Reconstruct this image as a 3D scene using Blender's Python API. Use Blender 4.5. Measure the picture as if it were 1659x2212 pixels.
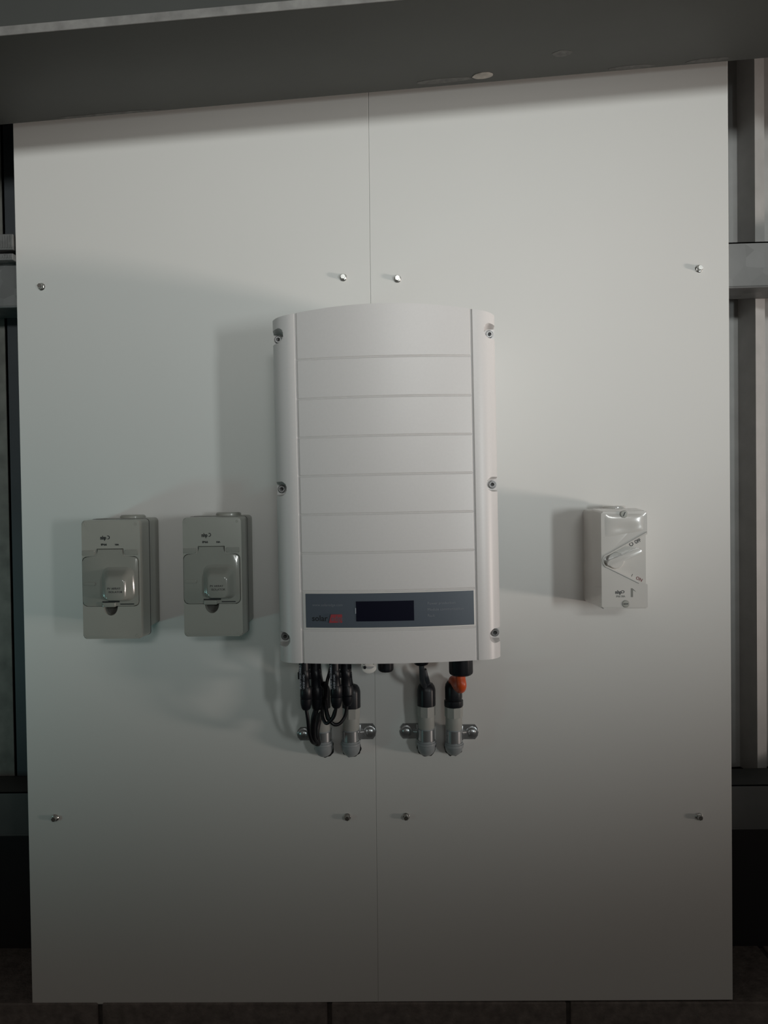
import bpy, bmesh, math, random
from mathutils import Vector, Matrix, noise as mnoise
random.seed(4)
for o in list(bpy.data.objects): bpy.data.objects.remove(o)
S = bpy.context.scene
COL = S.collection
PI = math.pi

# ------------------------------------------------------------------ camera
# world: board face is y = 0, the viewer stands at negative y, z up, metres
F, PX, PY = 1650.0, 829.5, 1106.0
CAM = Vector((0.04114517, -1.29210443, 0.02347242))
YAW, PIT, ROL = 0.01755783, -0.01815729, 0.01336847
RM = (Matrix.Rotation(YAW, 3, 'Z') @ Matrix.Rotation(PIT, 3, 'X') @ Matrix.Rotation(ROL, 3, 'Y'))
cd = bpy.data.cameras.new('camera'); cam = bpy.data.objects.new('camera', cd); COL.objects.link(cam)
cd.sensor_fit = 'HORIZONTAL'; cd.sensor_width = 36.0; cd.lens = 36.0 * F / 1659.0
cd.clip_start = 0.05; cd.clip_end = 60
right, fwd, up = RM.col[0], RM.col[1], RM.col[2]
m3 = Matrix((right, up, -fwd)).transposed()
cam.matrix_world = Matrix.Translation(CAM) @ m3.to_4x4()
S.camera = cam

def P(px, py, dep=0.0):
    """point of the place at distance dep in front of the board face"""
    d = RM @ Vector(((px - PX) / F, 1.0, -(py - PY) / F))
    return CAM + d * ((-dep - CAM.y) / d.y)

# ------------------------------------------------------------------ light
S.view_settings.view_transform = 'Standard'; S.view_settings.look = 'None'
S.view_settings.gamma = 1.0; S.view_settings.use_curve_mapping = False
S.view_settings.exposure = 0.0
w = bpy.data.worlds.new('world'); S.world = w; w.use_nodes = True
bg = w.node_tree.nodes['Background']
bg.inputs[0].default_value = (1.0, 0.92, 0.84, 1); bg.inputs[1].default_value = 0.085

def area(name, loc, target, sx, sy, power, color, spread=180):
    l = bpy.data.lights.new(name, 'AREA'); l.shape = 'RECTANGLE'; l.size = sx; l.size_y = sy
    l.energy = power; l.color = color; l.spread = math.radians(spread)
    o = bpy.data.objects.new(name, l); COL.objects.link(o); o.location = loc
    o.rotation_euler = (Vector(target) - Vector(loc)).to_track_quat('-Z', 'Y').to_euler()
    return o
# daylight over the open front of the shed, far behind the photographer
area('daylight_front_opening', (0.9, -6.0, 1.45), (0.10, 0, 0.75), 3.6, 0.46, 4.9, (0.97, 1.0, 0.98), 23)
# side door on the right, low and close to the wall
area('daylight_right_door', (5.0, -1.62, -0.74), (-0.05, 0, 0.46), 0.45, 0.42, 2.45, (1.0, 0.86, 0.78), 26)
# narrow gap further round to the right
area('daylight_right_gap', (1.60, -2.3, 0.05), (0.14, 0, 0.19), 0.16, 0.4, 0.66, (0.93, 1.0, 1.0), 36)
# sky light from a gap low on the left
area('daylight_left_gap', (-1.60, -0.90, -0.52), (-0.64, 0, -0.12), 0.16, 0.16, 0.20, (0.45, 1.0, 0.98), 58)

# ------------------------------------------------------------------ materials
def mat(name, col, rough=0.5, metal=0.0, coat=0.0, spec=0.5, noise=0.0, nscale=20, bump=0.0, bscale=60, vor=0.0, trans=0.0):
    m = bpy.data.materials.new(name); m.use_nodes = True
    nt = m.node_tree; b = nt.nodes['Principled BSDF']
    b.inputs['Base Color'].default_value = (*col, 1); b.inputs['Roughness'].default_value = rough
    b.inputs['Metallic'].default_value = metal; b.inputs['Coat Weight'].default_value = coat
    b.inputs['Coat Roughness'].default_value = 0.06
    b.inputs['Specular IOR Level'].default_value = spec
    tc = nt.nodes.new('ShaderNodeTexCoord')
    if noise > 0:
        if vor > 0:
            t = nt.nodes.new('ShaderNodeTexVoronoi'); t.inputs['Scale'].default_value = vor; out = t.outputs['Color']
            n2 = nt.nodes.new('ShaderNodeTexNoise'); n2.inputs['Scale'].default_value = nscale; n2.inputs['Detail'].default_value = 5
            mx = nt.nodes.new('ShaderNodeMix'); mx.data_type = 'RGBA'; mx.inputs[0].default_value = 0.5
            nt.links.new(tc.outputs['Object'], t.inputs['Vector']); nt.links.new(tc.outputs['Object'], n2.inputs['Vector'])
            nt.links.new(out, mx.inputs[6]); nt.links.new(n2.outputs['Fac'], mx.inputs[7]); out = mx.outputs[2]
        else:
            t = nt.nodes.new('ShaderNodeTexNoise'); t.inputs['Scale'].default_value = nscale; t.inputs['Detail'].default_value = 6
            nt.links.new(tc.outputs['Object'], t.inputs['Vector']); out = t.outputs['Fac']
        bw = nt.nodes.new('ShaderNodeRGBToBW'); nt.links.new(out, bw.inputs[0])
        r = nt.nodes.new('ShaderNodeMapRange'); r.inputs[1].default_value = 0.25; r.inputs[2].default_value = 0.75
        r.inputs[3].default_value = 1 - noise; r.inputs[4].default_value = 1 + noise
        nt.links.new(bw.outputs[0], r.inputs[0])
        v = nt.nodes.new('ShaderNodeVectorMath'); v.operation = 'SCALE'; v.inputs[0].default_value = col
        nt.links.new(r.outputs[0], v.inputs['Scale']); nt.links.new(v.outputs[0], b.inputs['Base Color'])
    if bump > 0:
        n = nt.nodes.new('ShaderNodeTexNoise'); n.inputs['Scale'].default_value = bscale; n.inputs['Detail'].default_value = 4
        nt.links.new(tc.outputs['Object'], n.inputs['Vector'])
        bp = nt.nodes.new('ShaderNodeBump'); bp.inputs['Strength'].default_value = bump; bp.inputs['Distance'].default_value = 0.002
        nt.links.new(n.outputs['Fac'], bp.inputs['Height']); nt.links.new(bp.outputs[0], b.inputs['Normal'])
    return m

M = dict(
    board=mat('white_board', (0.74, 0.74, 0.715), 0.45, noise=0.015, nscale=3, spec=0.35),
    boardedge=mat('board_edge', (0.62, 0.62, 0.58), 0.8, noise=0.05, nscale=80),
    galv=mat('galvanised_steel', (0.30, 0.32, 0.33), 0.45, metal=0.45, noise=0.22, nscale=9, vor=55, bump=0.1),
    girt=mat('dull_galvanised_girt', (0.155, 0.16, 0.158), 0.5, metal=0.25, noise=0.22, nscale=14, vor=38, bump=0.1),
    shadedgirt=mat('shaded_girt', (0.05, 0.054, 0.053), 0.7, noise=0.2, nscale=14),
    lip=mat('dusty_lit_flange_edge', (0.27, 0.27, 0.26), 0.6, metal=0.1, noise=0.3, nscale=45, bump=0.2),
    beam=mat('weathered_beam_steel', (0.082, 0.086, 0.080), 0.65, noise=0.10, nscale=5, bump=0.12, bscale=30),
    scuff=mat('scraped_zinc', (0.40, 0.37, 0.33), 0.6, noise=0.3, nscale=90),
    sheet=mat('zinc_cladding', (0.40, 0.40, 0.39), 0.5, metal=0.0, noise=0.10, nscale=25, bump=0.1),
    block=mat('concrete_block', (0.19, 0.165, 0.15), 0.95, noise=0.35, nscale=60, bump=0.8, bscale=180),
    mortar=mat('mortar', (0.10, 0.09, 0.085), 0.95, noise=0.3, nscale=80),
    shadedsheet=mat('shaded_stained_cladding', (0.15, 0.15, 0.135), 0.7, noise=0.35, nscale=30),
    shadestrip=mat('shade_strip_dark', (0.030, 0.036, 0.042), 0.5, noise=0.2, nscale=12),
    dark=mat('unlit_void_black', (0.02, 0.02, 0.022), 0.9),
    floor=mat('shed_floor_concrete', (0.16, 0.15, 0.14), 0.9, noise=0.2, nscale=8),
    seam=mat('board_joint', (0.62, 0.62, 0.60), 0.9),
    powder=mat('white_powder_coat', (0.73, 0.715, 0.705), 0.36, noise=0.015, nscale=300, bump=0.04, bscale=1200, spec=0.4),
    cast=mat('cast_aluminium', (0.50, 0.50, 0.50), 0.5, metal=0.3, noise=0.05),
    slate=mat('slate_label', (0.085, 0.106, 0.134), 0.4),
    lcd=mat('lcd_glass', (0.004, 0.005, 0.016), 0.25, spec=0.3),
    labeltext=mat('label_text', (0.20, 0.22, 0.25), 0.5),
    black=mat('black_plastic', (0.008, 0.009, 0.012), 0.38, spec=0.35, noise=0.1, nscale=50),
    rubber=mat('black_cable', (0.006, 0.006, 0.008), 0.40, spec=0.3),
    greycable=mat('dark_grey_cable', (0.035, 0.04, 0.046), 0.5),
    printgrey=mat('faded_grey_print', (0.22, 0.22, 0.20), 0.5),
    blackink=mat('black_ink', (0.01, 0.012, 0.014), 0.5),
    darkink=mat('dark_grey_ink', (0.035, 0.036, 0.036), 0.5),
    redink=mat('red_ink', (0.30, 0.035, 0.045), 0.5),
    redtext=mat('dull_red_ink', (0.22, 0.09, 0.09), 0.5),
    whiteink=mat('white_ink', (0.42, 0.46, 0.52), 0.5),
    steel=mat('bright_steel', (0.62, 0.62, 0.60), 0.22, metal=1.0, noise=0.1, nscale=60),
    chrome=mat('zinc_plated_steel', (0.50, 0.52, 0.53), 0.27, metal=0.85, noise=0.1, nscale=30),
    dullsteel=mat('satin_screw_steel', (0.26, 0.26, 0.26), 0.42, metal=0.9, noise=0.1, nscale=60),
    socket=mat('socket_shadow_steel', (0.05, 0.05, 0.05), 0.4, metal=0.8),
    grey=mat('grey_enclosure_plastic', (0.355, 0.36, 0.325), 0.34, noise=0.02, nscale=40, coat=0.15),
    lid=mat('glossy_grey_lid', (0.29, 0.30, 0.27), 0.16, noise=0.02, nscale=40, coat=0.8),
    switch=mat('light_grey_switch_plastic', (0.64, 0.63, 0.60), 0.20, coat=0.5, noise=0.015, nscale=40),
    conduit=mat('grey_pvc', (0.37, 0.375, 0.35), 0.42, noise=0.03, nscale=60),
    elbow=mat('blue_grey_pvc', (0.30, 0.325, 0.335), 0.38, noise=0.03, nscale=60),
    orange=mat('orange_cable', (0.62, 0.085, 0.018), 0.38),
    socketdark=mat('dark_grey_recess', (0.07, 0.07, 0.062), 0.4),
    hole=mat('board_cutout_dark', (0.02, 0.02, 0.02), 0.95),
    swplate=mat('switch_plate_plastic', (0.78, 0.76, 0.72), 0.35),
)

# ------------------------------------------------------------------ helpers
def tag(o, label=None, cat=None, group=None, kind=None):
    for k, v in (('label', label), ('category', cat), ('group', group), ('kind', kind)):
        if v: o[k] = v
    return o
def empty(name, loc, roty=0):
    o = bpy.data.objects.new(name, None); COL.objects.link(o); o.location = loc
    o.rotation_euler = (0, roty, 0); o.empty_display_size = 0.02
    return o
def obj(name, bm, m, parent=None, smooth=30):
    me = bpy.data.meshes.new(name)
    bmesh.ops.recalc_face_normals(bm, faces=bm.faces)
    bm.to_mesh(me); bm.free()
    if smooth:
        for p in me.polygons: p.use_smooth = True
        me.set_sharp_from_angle(angle=math.radians(smooth))
    me.materials.append(M[m] if isinstance(m, str) else m)
    o = bpy.data.objects.new(name, me); COL.objects.link(o)
    if parent: o.parent = parent
    return o
def box(bm, x0, x1, y0, y1, z0, z1, bev=0, seg=2):
    r = bmesh.ops.create_cube(bm, size=1.0)
    vs = r['verts']
    for v in vs:
        v.co = Vector((x0 + (v.co.x + .5) * (x1 - x0), y0 + (v.co.y + .5) * (y1 - y0), z0 + (v.co.z + .5) * (z1 - z0)))
    if bev:
        es = list({e for v in vs for e in v.link_edges})
        bmesh.ops.bevel(bm, geom=es, offset=bev, segments=seg, profile=0.5, affect='EDGES')
    return bm
def NB(): return bmesh.new()
def prism(bm, pts, y0, y1, bev=0, seg=2, top=None):
    """outline in x,z extruded from y0 (back) to y1 (front, more negative); top = scaled front outline"""
    a = [bm.verts.new((x, y0, z)) for x, z in pts]
    b = [bm.verts.new((x, y1, z)) for x, z in (top or pts)]
    n = len(pts); fs = [bm.faces.new(a[::-1]), bm.faces.new(b)]
    for i in range(n): bm.faces.new((a[i], a[(i + 1) % n], b[(i + 1) % n], b[i]))
    if bev:
        es = [bm.edges.get((b[i], b[(i + 1) % n])) for i in range(n)]
        bmesh.ops.bevel(bm, geom=[e for e in es if e], offset=bev, segments=seg, profile=0.5, affect='EDGES')
    return bm
def rrect(x0, x1, z0, z1, r, n=5):
    out = []
    for cx, cz, a0 in ((x1 - r, z1 - r, 0), (x0 + r, z1 - r, 90), (x0 + r, z0 + r, 180), (x1 - r, z0 + r, 270)):
        for i in range(n + 1):
            a = math.radians(a0 + 90 * i / n); out.append((cx + r * math.cos(a), cz + r * math.sin(a)))
    return out
def lathe(bm, prof, origin, axis=(0, 0, 1), n=28, facets=None):
    """prof: list of (radius, height along axis)"""
    q = Vector(axis).normalized().to_track_quat('Z', 'Y'); o = Vector(origin); rings = []
    for r, h in prof:
        if r < 1e-6: rings.append([bm.verts.new(o + q @ Vector((0, 0, h)))]); continue
        ring = []
        for i in range(n):
            a = 2 * PI * i / n; rr = r
            if facets: rr = r * (1 - 0.035 * (1 if (i * facets // n) % 2 else 0))
            ring.append(bm.verts.new(o + q @ Vector((rr * math.cos(a), rr * math.sin(a), h))))
        rings.append(ring)
    for A, B in zip(rings, rings[1:]):
        if len(A) == 1 and len(B) == 1: continue
        for i in range(n):
            j = (i + 1) % n
            if len(A) == 1: bm.faces.new((A[0], B[i], B[j]))
            elif len(B) == 1: bm.faces.new((A[i], A[j], B[0]))
            else: bm.faces.new((A[i], A[j], B[j], B[i]))
    for R in (rings[0], rings[-1]):
        if len(R) > 2: bm.faces.new(R)
    return bm
def spline(pts, n=10):
    pts = [Vector(p) for p in pts]; out = []
    ext = [pts[0] * 2 - pts[1]] + pts + [pts[-1] * 2 - pts[-2]]
    for i in range(1, len(ext) - 2):
        p0, p1, p2, p3 = ext[i - 1:i + 3]
        for k in range(n):
            t = k / n
            out.append(0.5 * ((2 * p1) + (-p0 + p2) * t + (2 * p0 - 5 * p1 + 4 * p2 - p3) * t * t + (-p0 + 3 * p1 - 3 * p2 + p3) * t ** 3))
    out.append(pts[-1]); return out
def tube(bm, pts, r, n=14, cap=True):
    rad = r if isinstance(r, (list, tuple)) else [r] * len(pts)
    t = (pts[1] - pts[0]).normalized(); nrm = t.orthogonal().normalized(); rings = []
    for i, p in enumerate(pts):
        tn = (pts[min(i + 1, len(pts) - 1)] - pts[max(i - 1, 0)]).normalized()
        nrm = (nrm - tn * nrm.dot(tn)).normalized(); b = tn.cross(nrm)
        rings.append([bm.verts.new(p + (nrm * math.cos(2 * PI * k / n) + b * math.sin(2 * PI * k / n)) * rad[i]) for k in range(n)])
    for A, B in zip(rings, rings[1:]):
        for k in range(n): bm.faces.new((A[k], A[(k + 1) % n], B[(k + 1) % n], B[k]))
    if cap: bm.faces.new(rings[0][::-1]); bm.faces.new(rings[-1])
    return bm
def boolean(o, cutter_bm, op='DIFFERENCE'):
    me = bpy.data.meshes.new('cut'); bmesh.ops.recalc_face_normals(cutter_bm, faces=cutter_bm.faces)
    cutter_bm.to_mesh(me); cutter_bm.free()
    c = bpy.data.objects.new('cut', me); COL.objects.link(c)
    md = o.modifiers.new('b', 'BOOLEAN'); md.operation = op; md.solver = 'EXACT'; md.object = c
    c.matrix_world = o.matrix_world.copy() if not o.parent else Matrix.Identity(4)
    par = o.parent; o.parent = None
    bpy.context.view_layer.update()
    dg = bpy.context.evaluated_depsgraph_get()
    nm = bpy.data.meshes.new_from_object(o.evaluated_get(dg)); o.modifiers.clear(); o.data = nm
    bpy.data.objects.remove(c); o.parent = par
    for p in nm.polygons: p.use_smooth = True
    nm.set_sharp_from_angle(angle=math.radians(30))
    return o
def text(name, s, size, x, z, y, m, parent, rot=0.0, thick=0.00012, align='LEFT', bend=None, sx=1.0, bold=0.0):
    """lettering standing on a face that looks towards -y"""
    c = bpy.data.curves.new(name, 'FONT'); c.body = s; c.size = size; c.extrude = thick; c.align_x = align
    c.resolution_u = 3; c.offset = bold
    t = bpy.data.objects.new(name, c); COL.objects.link(t)
    bpy.context.view_layer.update()
    me = bpy.data.meshes.new_from_object(t.evaluated_get(bpy.context.evaluated_depsgraph_get()))
    bpy.data.objects.remove(t)
    ca, sa = math.cos(rot), math.sin(rot)
    for v in me.vertices:
        tx, tz, ty = v.co.x * sx, v.co.y, v.co.z
        X = x + tx * ca - tz * sa; Z = z + tx * sa + tz * ca
        v.co = Vector((X, (y if bend is None else bend(X, Z)) - ty, Z))
    me.materials.clear(); me.materials.append(M[m])
    o = bpy.data.objects.new(name, me); COL.objects.link(o); o.parent = parent
    return o
def dup(root, loc, name=None):
    def cp(o, par):
        c = o.copy(); COL.objects.link(c); c.parent = par
        for ch in [k for k in bpy.data.objects if k.parent == o]: cp(ch, c)
        return c
    r = cp(root, None); r.location = loc
    return r

# ------------------------------------------------------------------ the setting
Z_BASE = P(820, 2164, 0).z          # top of the block wall the boards stand on
# ribbed steel cladding behind the boards
yp, yc = 0.125, 0.092               # pans and crests
prof = []
period, crest = 0.19, 0.062
xr = P(1633, 900, -yc).x            # left shoulder of the crest on the right
xl = P(14, 900, -yc).x              # right shoulder of the crest on the left
def ribs():
    out = []
    x = xr + 0.19 * 6
    starts = [xr + period * k for k in range(0, 8)]
    for s in starts: out += [(s - 0.010, yp + 0.015), (s, yc), (s + 0.0225, yc + 0.012), (s + 0.031, yp + 0.015)]
    left = []
    for k in range(0, 8):
        e = xl - period * k
        left += [(e + 0.016, yp), (e, yc), (e - crest, yc), (e - crest - 0.016, yp)]
    mid = []
    n = 6; step = (xr - xl - crest) / (n + 1)
    s0 = xl + 0.06
    for k in range(n):
        s = s0 + (xr - xl - 0.12) * (k + 0.25) / n
        mid += [(s - 0.016, yp), (s, yc), (s + crest, yc), (s + crest + 0.016, yp)]
    return left[::-1] + mid + out
bm = NB(); rp = ribs(); zt, zb = 1.15, P(40, 1688, -0.09).z
xs_mono = []
for p in rp:
    if not xs_mono or p[0] > xs_mono[-1][0] + 1e-5: xs_mono.append(p)
rp = xs_mono
A = [bm.verts.new((x, y, zt)) for x, y in rp]; B = [bm.verts.new((x, y, zb)) for x, y in rp]
A2 = [bm.verts.new((x, y + 0.001, zt)) for x, y in rp]; B2 = [bm.verts.new((x, y + 0.001, zb)) for x, y in rp]
n = len(rp) - 1
for i in range(n):
    bm.faces.new((A[i], B[i], B[i + 1], A[i + 1])); bm.faces.new((A2[i], A2[i + 1], B2[i + 1], B2[i]))
    bm.faces.new((B[i], B2[i], B2[i + 1], B[i + 1])); bm.faces.new((A[i], A[i + 1], A2[i + 1], A2[i]))
bm.faces.new((A[0], A2[0], B2[0], B[0])); bm.faces.new((A[n], B[n], B2[n], A2[n]))
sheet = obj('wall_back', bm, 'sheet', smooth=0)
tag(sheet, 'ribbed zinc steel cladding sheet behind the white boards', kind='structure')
sheet.data.materials.append(M['shadedsheet'])
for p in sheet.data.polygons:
    if p.center.x < 0: p.material_index = 1  # left half darker: side shade put into its colour, plus stains
# added dark strip standing in for shade behind the boards' left edge
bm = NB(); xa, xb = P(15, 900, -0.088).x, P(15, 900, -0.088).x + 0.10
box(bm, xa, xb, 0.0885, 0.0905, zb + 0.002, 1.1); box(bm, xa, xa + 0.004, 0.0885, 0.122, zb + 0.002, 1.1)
shadestrip = tag(obj('shade_strip', bm, 'shadestrip', smooth=0), 'added dark strip standing in for shade in the gap left of the boards', 'shadestrip')

bm = NB(); box(bm, -1.6, 1.7, 0.16, 0.20, Z_BASE - 0.02, 1.15)  # added black sheet, the unlit void's darkness put into its colour
tag(obj('added_void_backing', bm, 'dark', smooth=0), 'added black backing for the unlit void behind the cladding', kind='structure')
# block wall with a projecting top course
blk = empty('wall_base', (0, 0, Z_BASE - 0.4)); tag(blk, 'concrete block wall below the white boards', kind='structure')
zt = Z_BASE - 0.0005
bm = NB(); box(bm, -1.6, 1.7, 0.004, 0.20, -1.45, zt - 0.004)
o = obj('mortar_bed', bm, 'mortar', blk, smooth=0); o.matrix_parent_inverse = Matrix.Translation((0, 0, -(Z_BASE - 0.4)))
bm = NB()
joints = [P(217, 2190, 0.0).x, P(712, 2190, 0.0).x, P(1228, 2190, 0.0).x]
xs = [joints[0] - 0.8, joints[0] - 0.4] + joints + [joints[2] + 0.4, joints[2] + 0.8]
for c in range(7):
    z1 = zt - c * 0.2; off = 0 if c % 2 == 0 else 0.2
    for a, b in zip(xs, xs[1:]):
        box(bm, a + off + 0.004, b + off - 0.004, -0.003, 0.195, z1 - 0.192, z1, bev=0.002, seg=1)
o = obj('block_course', bm, 'block', blk, smooth=0); o.matrix_parent_inverse = Matrix.Translation((0, 0, -(Z_BASE - 0.4)))
bm = NB(); box(bm, -4, 4, -7, 0.2, -1.50, -1.45)
tag(obj('floor', bm, 'floor', smooth=0), 'concrete shed floor', kind='structure')

# girts (cold formed C sections) running behind the boards
def girt(zc_l, zc_r, h, label, m):
    root = empty('wall_girt', (0, 0.01, (zc_l + zc_r) / 2)); tag(root, label, 'steel girt')
    sl = (zc_r - zc_l) / (P(1615, 600, 0).x - P(20, 600, 0).x)
    bm = NB(); t = 0.0022; y0 = 0.0105; d = 0.078
    # web faces the room, flanges run back, small return lips
    for (a0, a1, b0, b1) in ((y0, y0 + t, -h / 2, h / 2), (y0, y0 + d, h / 2 - t, h / 2), (y0, y0 + d, -h / 2, -h / 2 + t),
                             (y0 + d - t, y0 + d, h / 2 - 0.012, h / 2), (y0 + d - t, y0 + d, -h / 2, -h / 2 + 0.012)):
        box(bm, -1.5, 1.6, a0, a1, b0, b1)
    # rolled corner bead along the lower edge
    tube(bm, [Vector((-1.5, y0 + 0.001, -h / 2 + 0.001)), Vector((1.6, y0 + 0.001, -h / 2 + 0.001))], 0.0022, 8)
    for v in bm.verts: v.co.z += sl * (v.co.x - 0.0); v.co.y -= 0.01
    obj('web', bm, m, root, smooth=0)
    return root
zr = (P(1615, 519, 0).z + P(1615, 617, 0).z) / 2; zl = (P(18, 567, 0).z + P(18, 656, 0).z) / 2
hh = P(1615, 519, -0.01).z - P(1615, 617, -0.01).z
gu = girt(zl, zr, hh, 'galvanised wall girt at the height of the upper board screws', 'girt')
zr = (P(1615, 1692, -.01).z + P(1615, 1795, -.01).z) / 2
girt(zr - .004, zr, hh, 'wall girt below the cladding, darkened to stand in for shade', 'shadedgirt')  # darker copy of the girt steel, shade put into its colour
# steel strap pieces lying above the upper girt at the left edge
root = empty('girt_bracket', P(10, 535, 0.0)); tag(root, 'ribbed galvanised bracket above the girt, left of the boards', 'bracket')
for (py0, py1, dep, nm) in ((505, 541, 0.004, 'upper_strap'), (547, 563, 0.010, 'lower_strap')):
    a = P(-60, py1, dep); b = P(29, py0, dep); bm = NB()
    xe = b.x - 0.001
    box(bm, a.x - root.location.x, xe - root.location.x, -dep - root.location.y, 0.05 - root.location.y, a.z - root.location.z, b.z - root.location.z, bev=0.001)
    nr = 16
    for i in range(nr):
        x = a.x + (xe - a.x) * (i + .5) / nr - root.location.x
        box(bm, x - 0.0012, x + 0.0012, -dep - 0.0010 - root.location.y, -dep + 0.002 - root.location.y, a.z + 0.003 - root.location.z, b.z - 0.003 - root.location.z)
    obj(nm, bm, 'girt', root, smooth=0)

# white boards
def poly_board(c, y0, y1):
    bm = NB(); return prism(bm, c, y0, y1, bev=0.0006, seg=1)
gap = 0.00035
xL_t = P(28, 283, 0).x; xL_b = P(70, 2171, 0).x; xR_t = P(1572, 127, 0).x; xR_b = P(1583, 2160, 0).x
sm_t = P(795.5, 200, 0); sm_b = P(817, 2163, 0)
ztop = 0.80
bl = [(xL_b, P(70, 2171, 0).z), (sm_b.x - gap, P(817, 2164, 0).z), (sm_t.x - gap, ztop), (xL_t, ztop)]
br = [(sm_b.x + gap, P(817, 2164, 0).z), (xR_b, P(1583, 2160, 0).z), (xR_t, ztop), (sm_t.x + gap, ztop)]
boardL = tag(obj('wall_board', poly_board(bl, 0.0085, 0), 'board', smooth=0), 'left white mounting board, carrying the two grey socket enclosures', 'board', 'white mounting boards')
boardR = tag(obj('wall_board', poly_board(br, 0.0085, 0), 'board', smooth=0), 'right white mounting board, carrying the light grey rotary isolator', 'board', 'white mounting boards')
bm = NB(); prism(bm, [(sm_b.x - gap, bl[1][1]), (sm_b.x + gap, bl[1][1]), (sm_t.x + gap, ztop), (sm_t.x - gap, ztop)], 0.008, 0.0003)
obj('joint_filler', bm, 'seam', boardR, smooth=0)

# ragged cut-outs where the elbows enter
def cutout(cx, cz, r, board, ragged):
    bm = NB(); pts = []
    n = 40
    for i in range(n):
        a = 2 * PI * i / n
        rr = r * (1 + ragged * (mnoise.noise(Vector((math.cos(a) * 3 + cx * 50, math.sin(a) * 3, 5))) ))
        if -0.35 < math.sin(a) + 1 < 0.45: rr += r * ragged * 0.55 * abs(math.sin(a * 5 + cx * 40))
        pts.append((cx + rr * math.cos(a), cz + rr * math.sin(a)))
    prism(bm, pts, 0.002, -0.0003)
    obj('cable_cutout', bm, 'hole', board, smooth=0)

# steel beam across the top, rising to the right
rise = math.tan(math.radians(3.66))
bk, ft = 0.030, 0.256
zb0 = P(830, 198.5, bk); x0 = zb0.x
bm = NB()
def beam_box(y0, y1, z0, z1, bev=0.0015):
    box(bm, -1.7, 1.8, y0, y1, z0, z1)
hz = 0.235
box(bm, -1.7, 1.8, -ft, -bk, 0, 0.0135, bev=0.003, seg=2)
box(bm, -1.7, 1.8, -(bk + ft) / 2 - 0.005, -(bk + ft) / 2 + 0.005, 0.013, hz)
box(bm, -1.7, 1.8, -ft, -bk, hz - 0.0005, hz + 0.013, bev=0.003, seg=2)
for v in bm.verts: v.co.z += zb0.z + rise * (v.co.x - x0)
beam = obj('steel_beam', bm, 'beam', smooth=30)
tag(beam, 'large grey steel beam sloping across the top of the boards', 'beam')
bm = NB(); box(bm, -1.7, 1.8, -ft - 0.0006, -ft + 0.001, 0.0008, 0.0130, bev=0.0003)  # paler edge strip: dust plus front light put into its colour
for v in bm.verts: v.co.z += zb0.z + rise * (v.co.x - x0)
obj('flange_edge', bm, 'lip', beam, smooth=0)['label'] = 'dusty edge of the lower flange, front light put into its paler colour'
# zinc scrapes on the underside
for (px0, px1, d0, d1, k) in ((1020, 1064, .045, .063, 1), (900, 1018, .042, .055, 0), (1180, 1222, .088, .105, 0), (1320, 1420, .035, .045, 0), (1490, 1580, .036, .046, 0), (120, 330, .034, .040, 0)):
    bm = NB(); xa = P(px0, 150, 0.05).x; xb = P(px1, 150, 0.05).x; xm = (xa + xb) / 2; n = 26; vs = []
    for i in range(n):
        a = 2 * PI * i / n; j = 1 + (.25 if not k else .1) * mnoise.noise(Vector((math.cos(a) * 2 + px0, math.sin(a) * 2, 0)))
        x = xm + (xb - xa) / 2 * math.cos(a) * j; y = -(d0 + d1) / 2 + (d1 - d0) / 2 * math.sin(a) * j
        vs.append((x, y))
    for dz in (0, -0.0004):
        pass
    a = [bm.verts.new((x, y, zb0.z + rise * (x - x0) + 0.001)) for x, y in vs]
    b = [bm.verts.new((x, y, zb0.z + rise * (x - x0) - (0.0010 if k else 0.0004))) for x, y in vs]
    bm.faces.new(a); bm.faces.new(b[::-1])
    for i in range(n): bm.faces.new((a[i], a[(i + 1) % n], b[(i + 1) % n], b[i]))
    obj('zinc_scrape', bm, 'scuff' if k else mat('faint_zinc_scrape', (0.125, 0.125, 0.118), 0.7, noise=0.3, nscale=120), beam, smooth=0)

# ------------------------------------------------------------------ board screws
def screw_proto():
    root = empty('board_screw', (0, 0, 0))
    bm = NB(); lathe(bm, [(0.0064, 0), (0.0064, 0.0008), (0.0052, 0.0022), (0.0045, 0.0024)], (0, 0, 0), (0, -1, 0), 28)
    obj('washer', bm, 'steel', root)
    bm = NB(); lathe(bm, [(0.0046, 0.002), (0.0046, 0.0068), (0.0040, 0.0076), (0, 0.0076)], (0, 0, 0), (0, -1, 0), 6)
    obj('hex_head', bm, 'steel', root, smooth=0)
    return root
SP = [((87, 618), 'upper screw at the left edge of the left board'),
      ((741, 598), 'upper screw just left of the centre joint, above the inverter'),
      ((858.5, 601), 'upper screw just right of the centre joint, above the inverter'),
      ((1512, 579), 'upper screw at the right edge of the right board'),
      ((117, 1769), 'lower screw at the left edge of the left board'),
      ((750, 1767), 'lower screw just left of the centre joint, below the conduits'),
      ((877, 1766), 'lower screw just right of the centre joint, below the conduits'),
      ((1512, 1766), 'lower screw at the right edge of the right board')]
sp0 = screw_proto()
for i, ((px, py), lb) in enumerate(SP):
    o = sp0 if i == 0 else dup(sp0, (0, 0, 0))
    o.location = P(px, py, 0.004); o.location.y = 0
    o.rotation_euler = (0, random.uniform(0, 1.0), 0)
    tag(o, 'hex head ' + lb, 'screw', 'hex screws fixing the boards')

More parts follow.
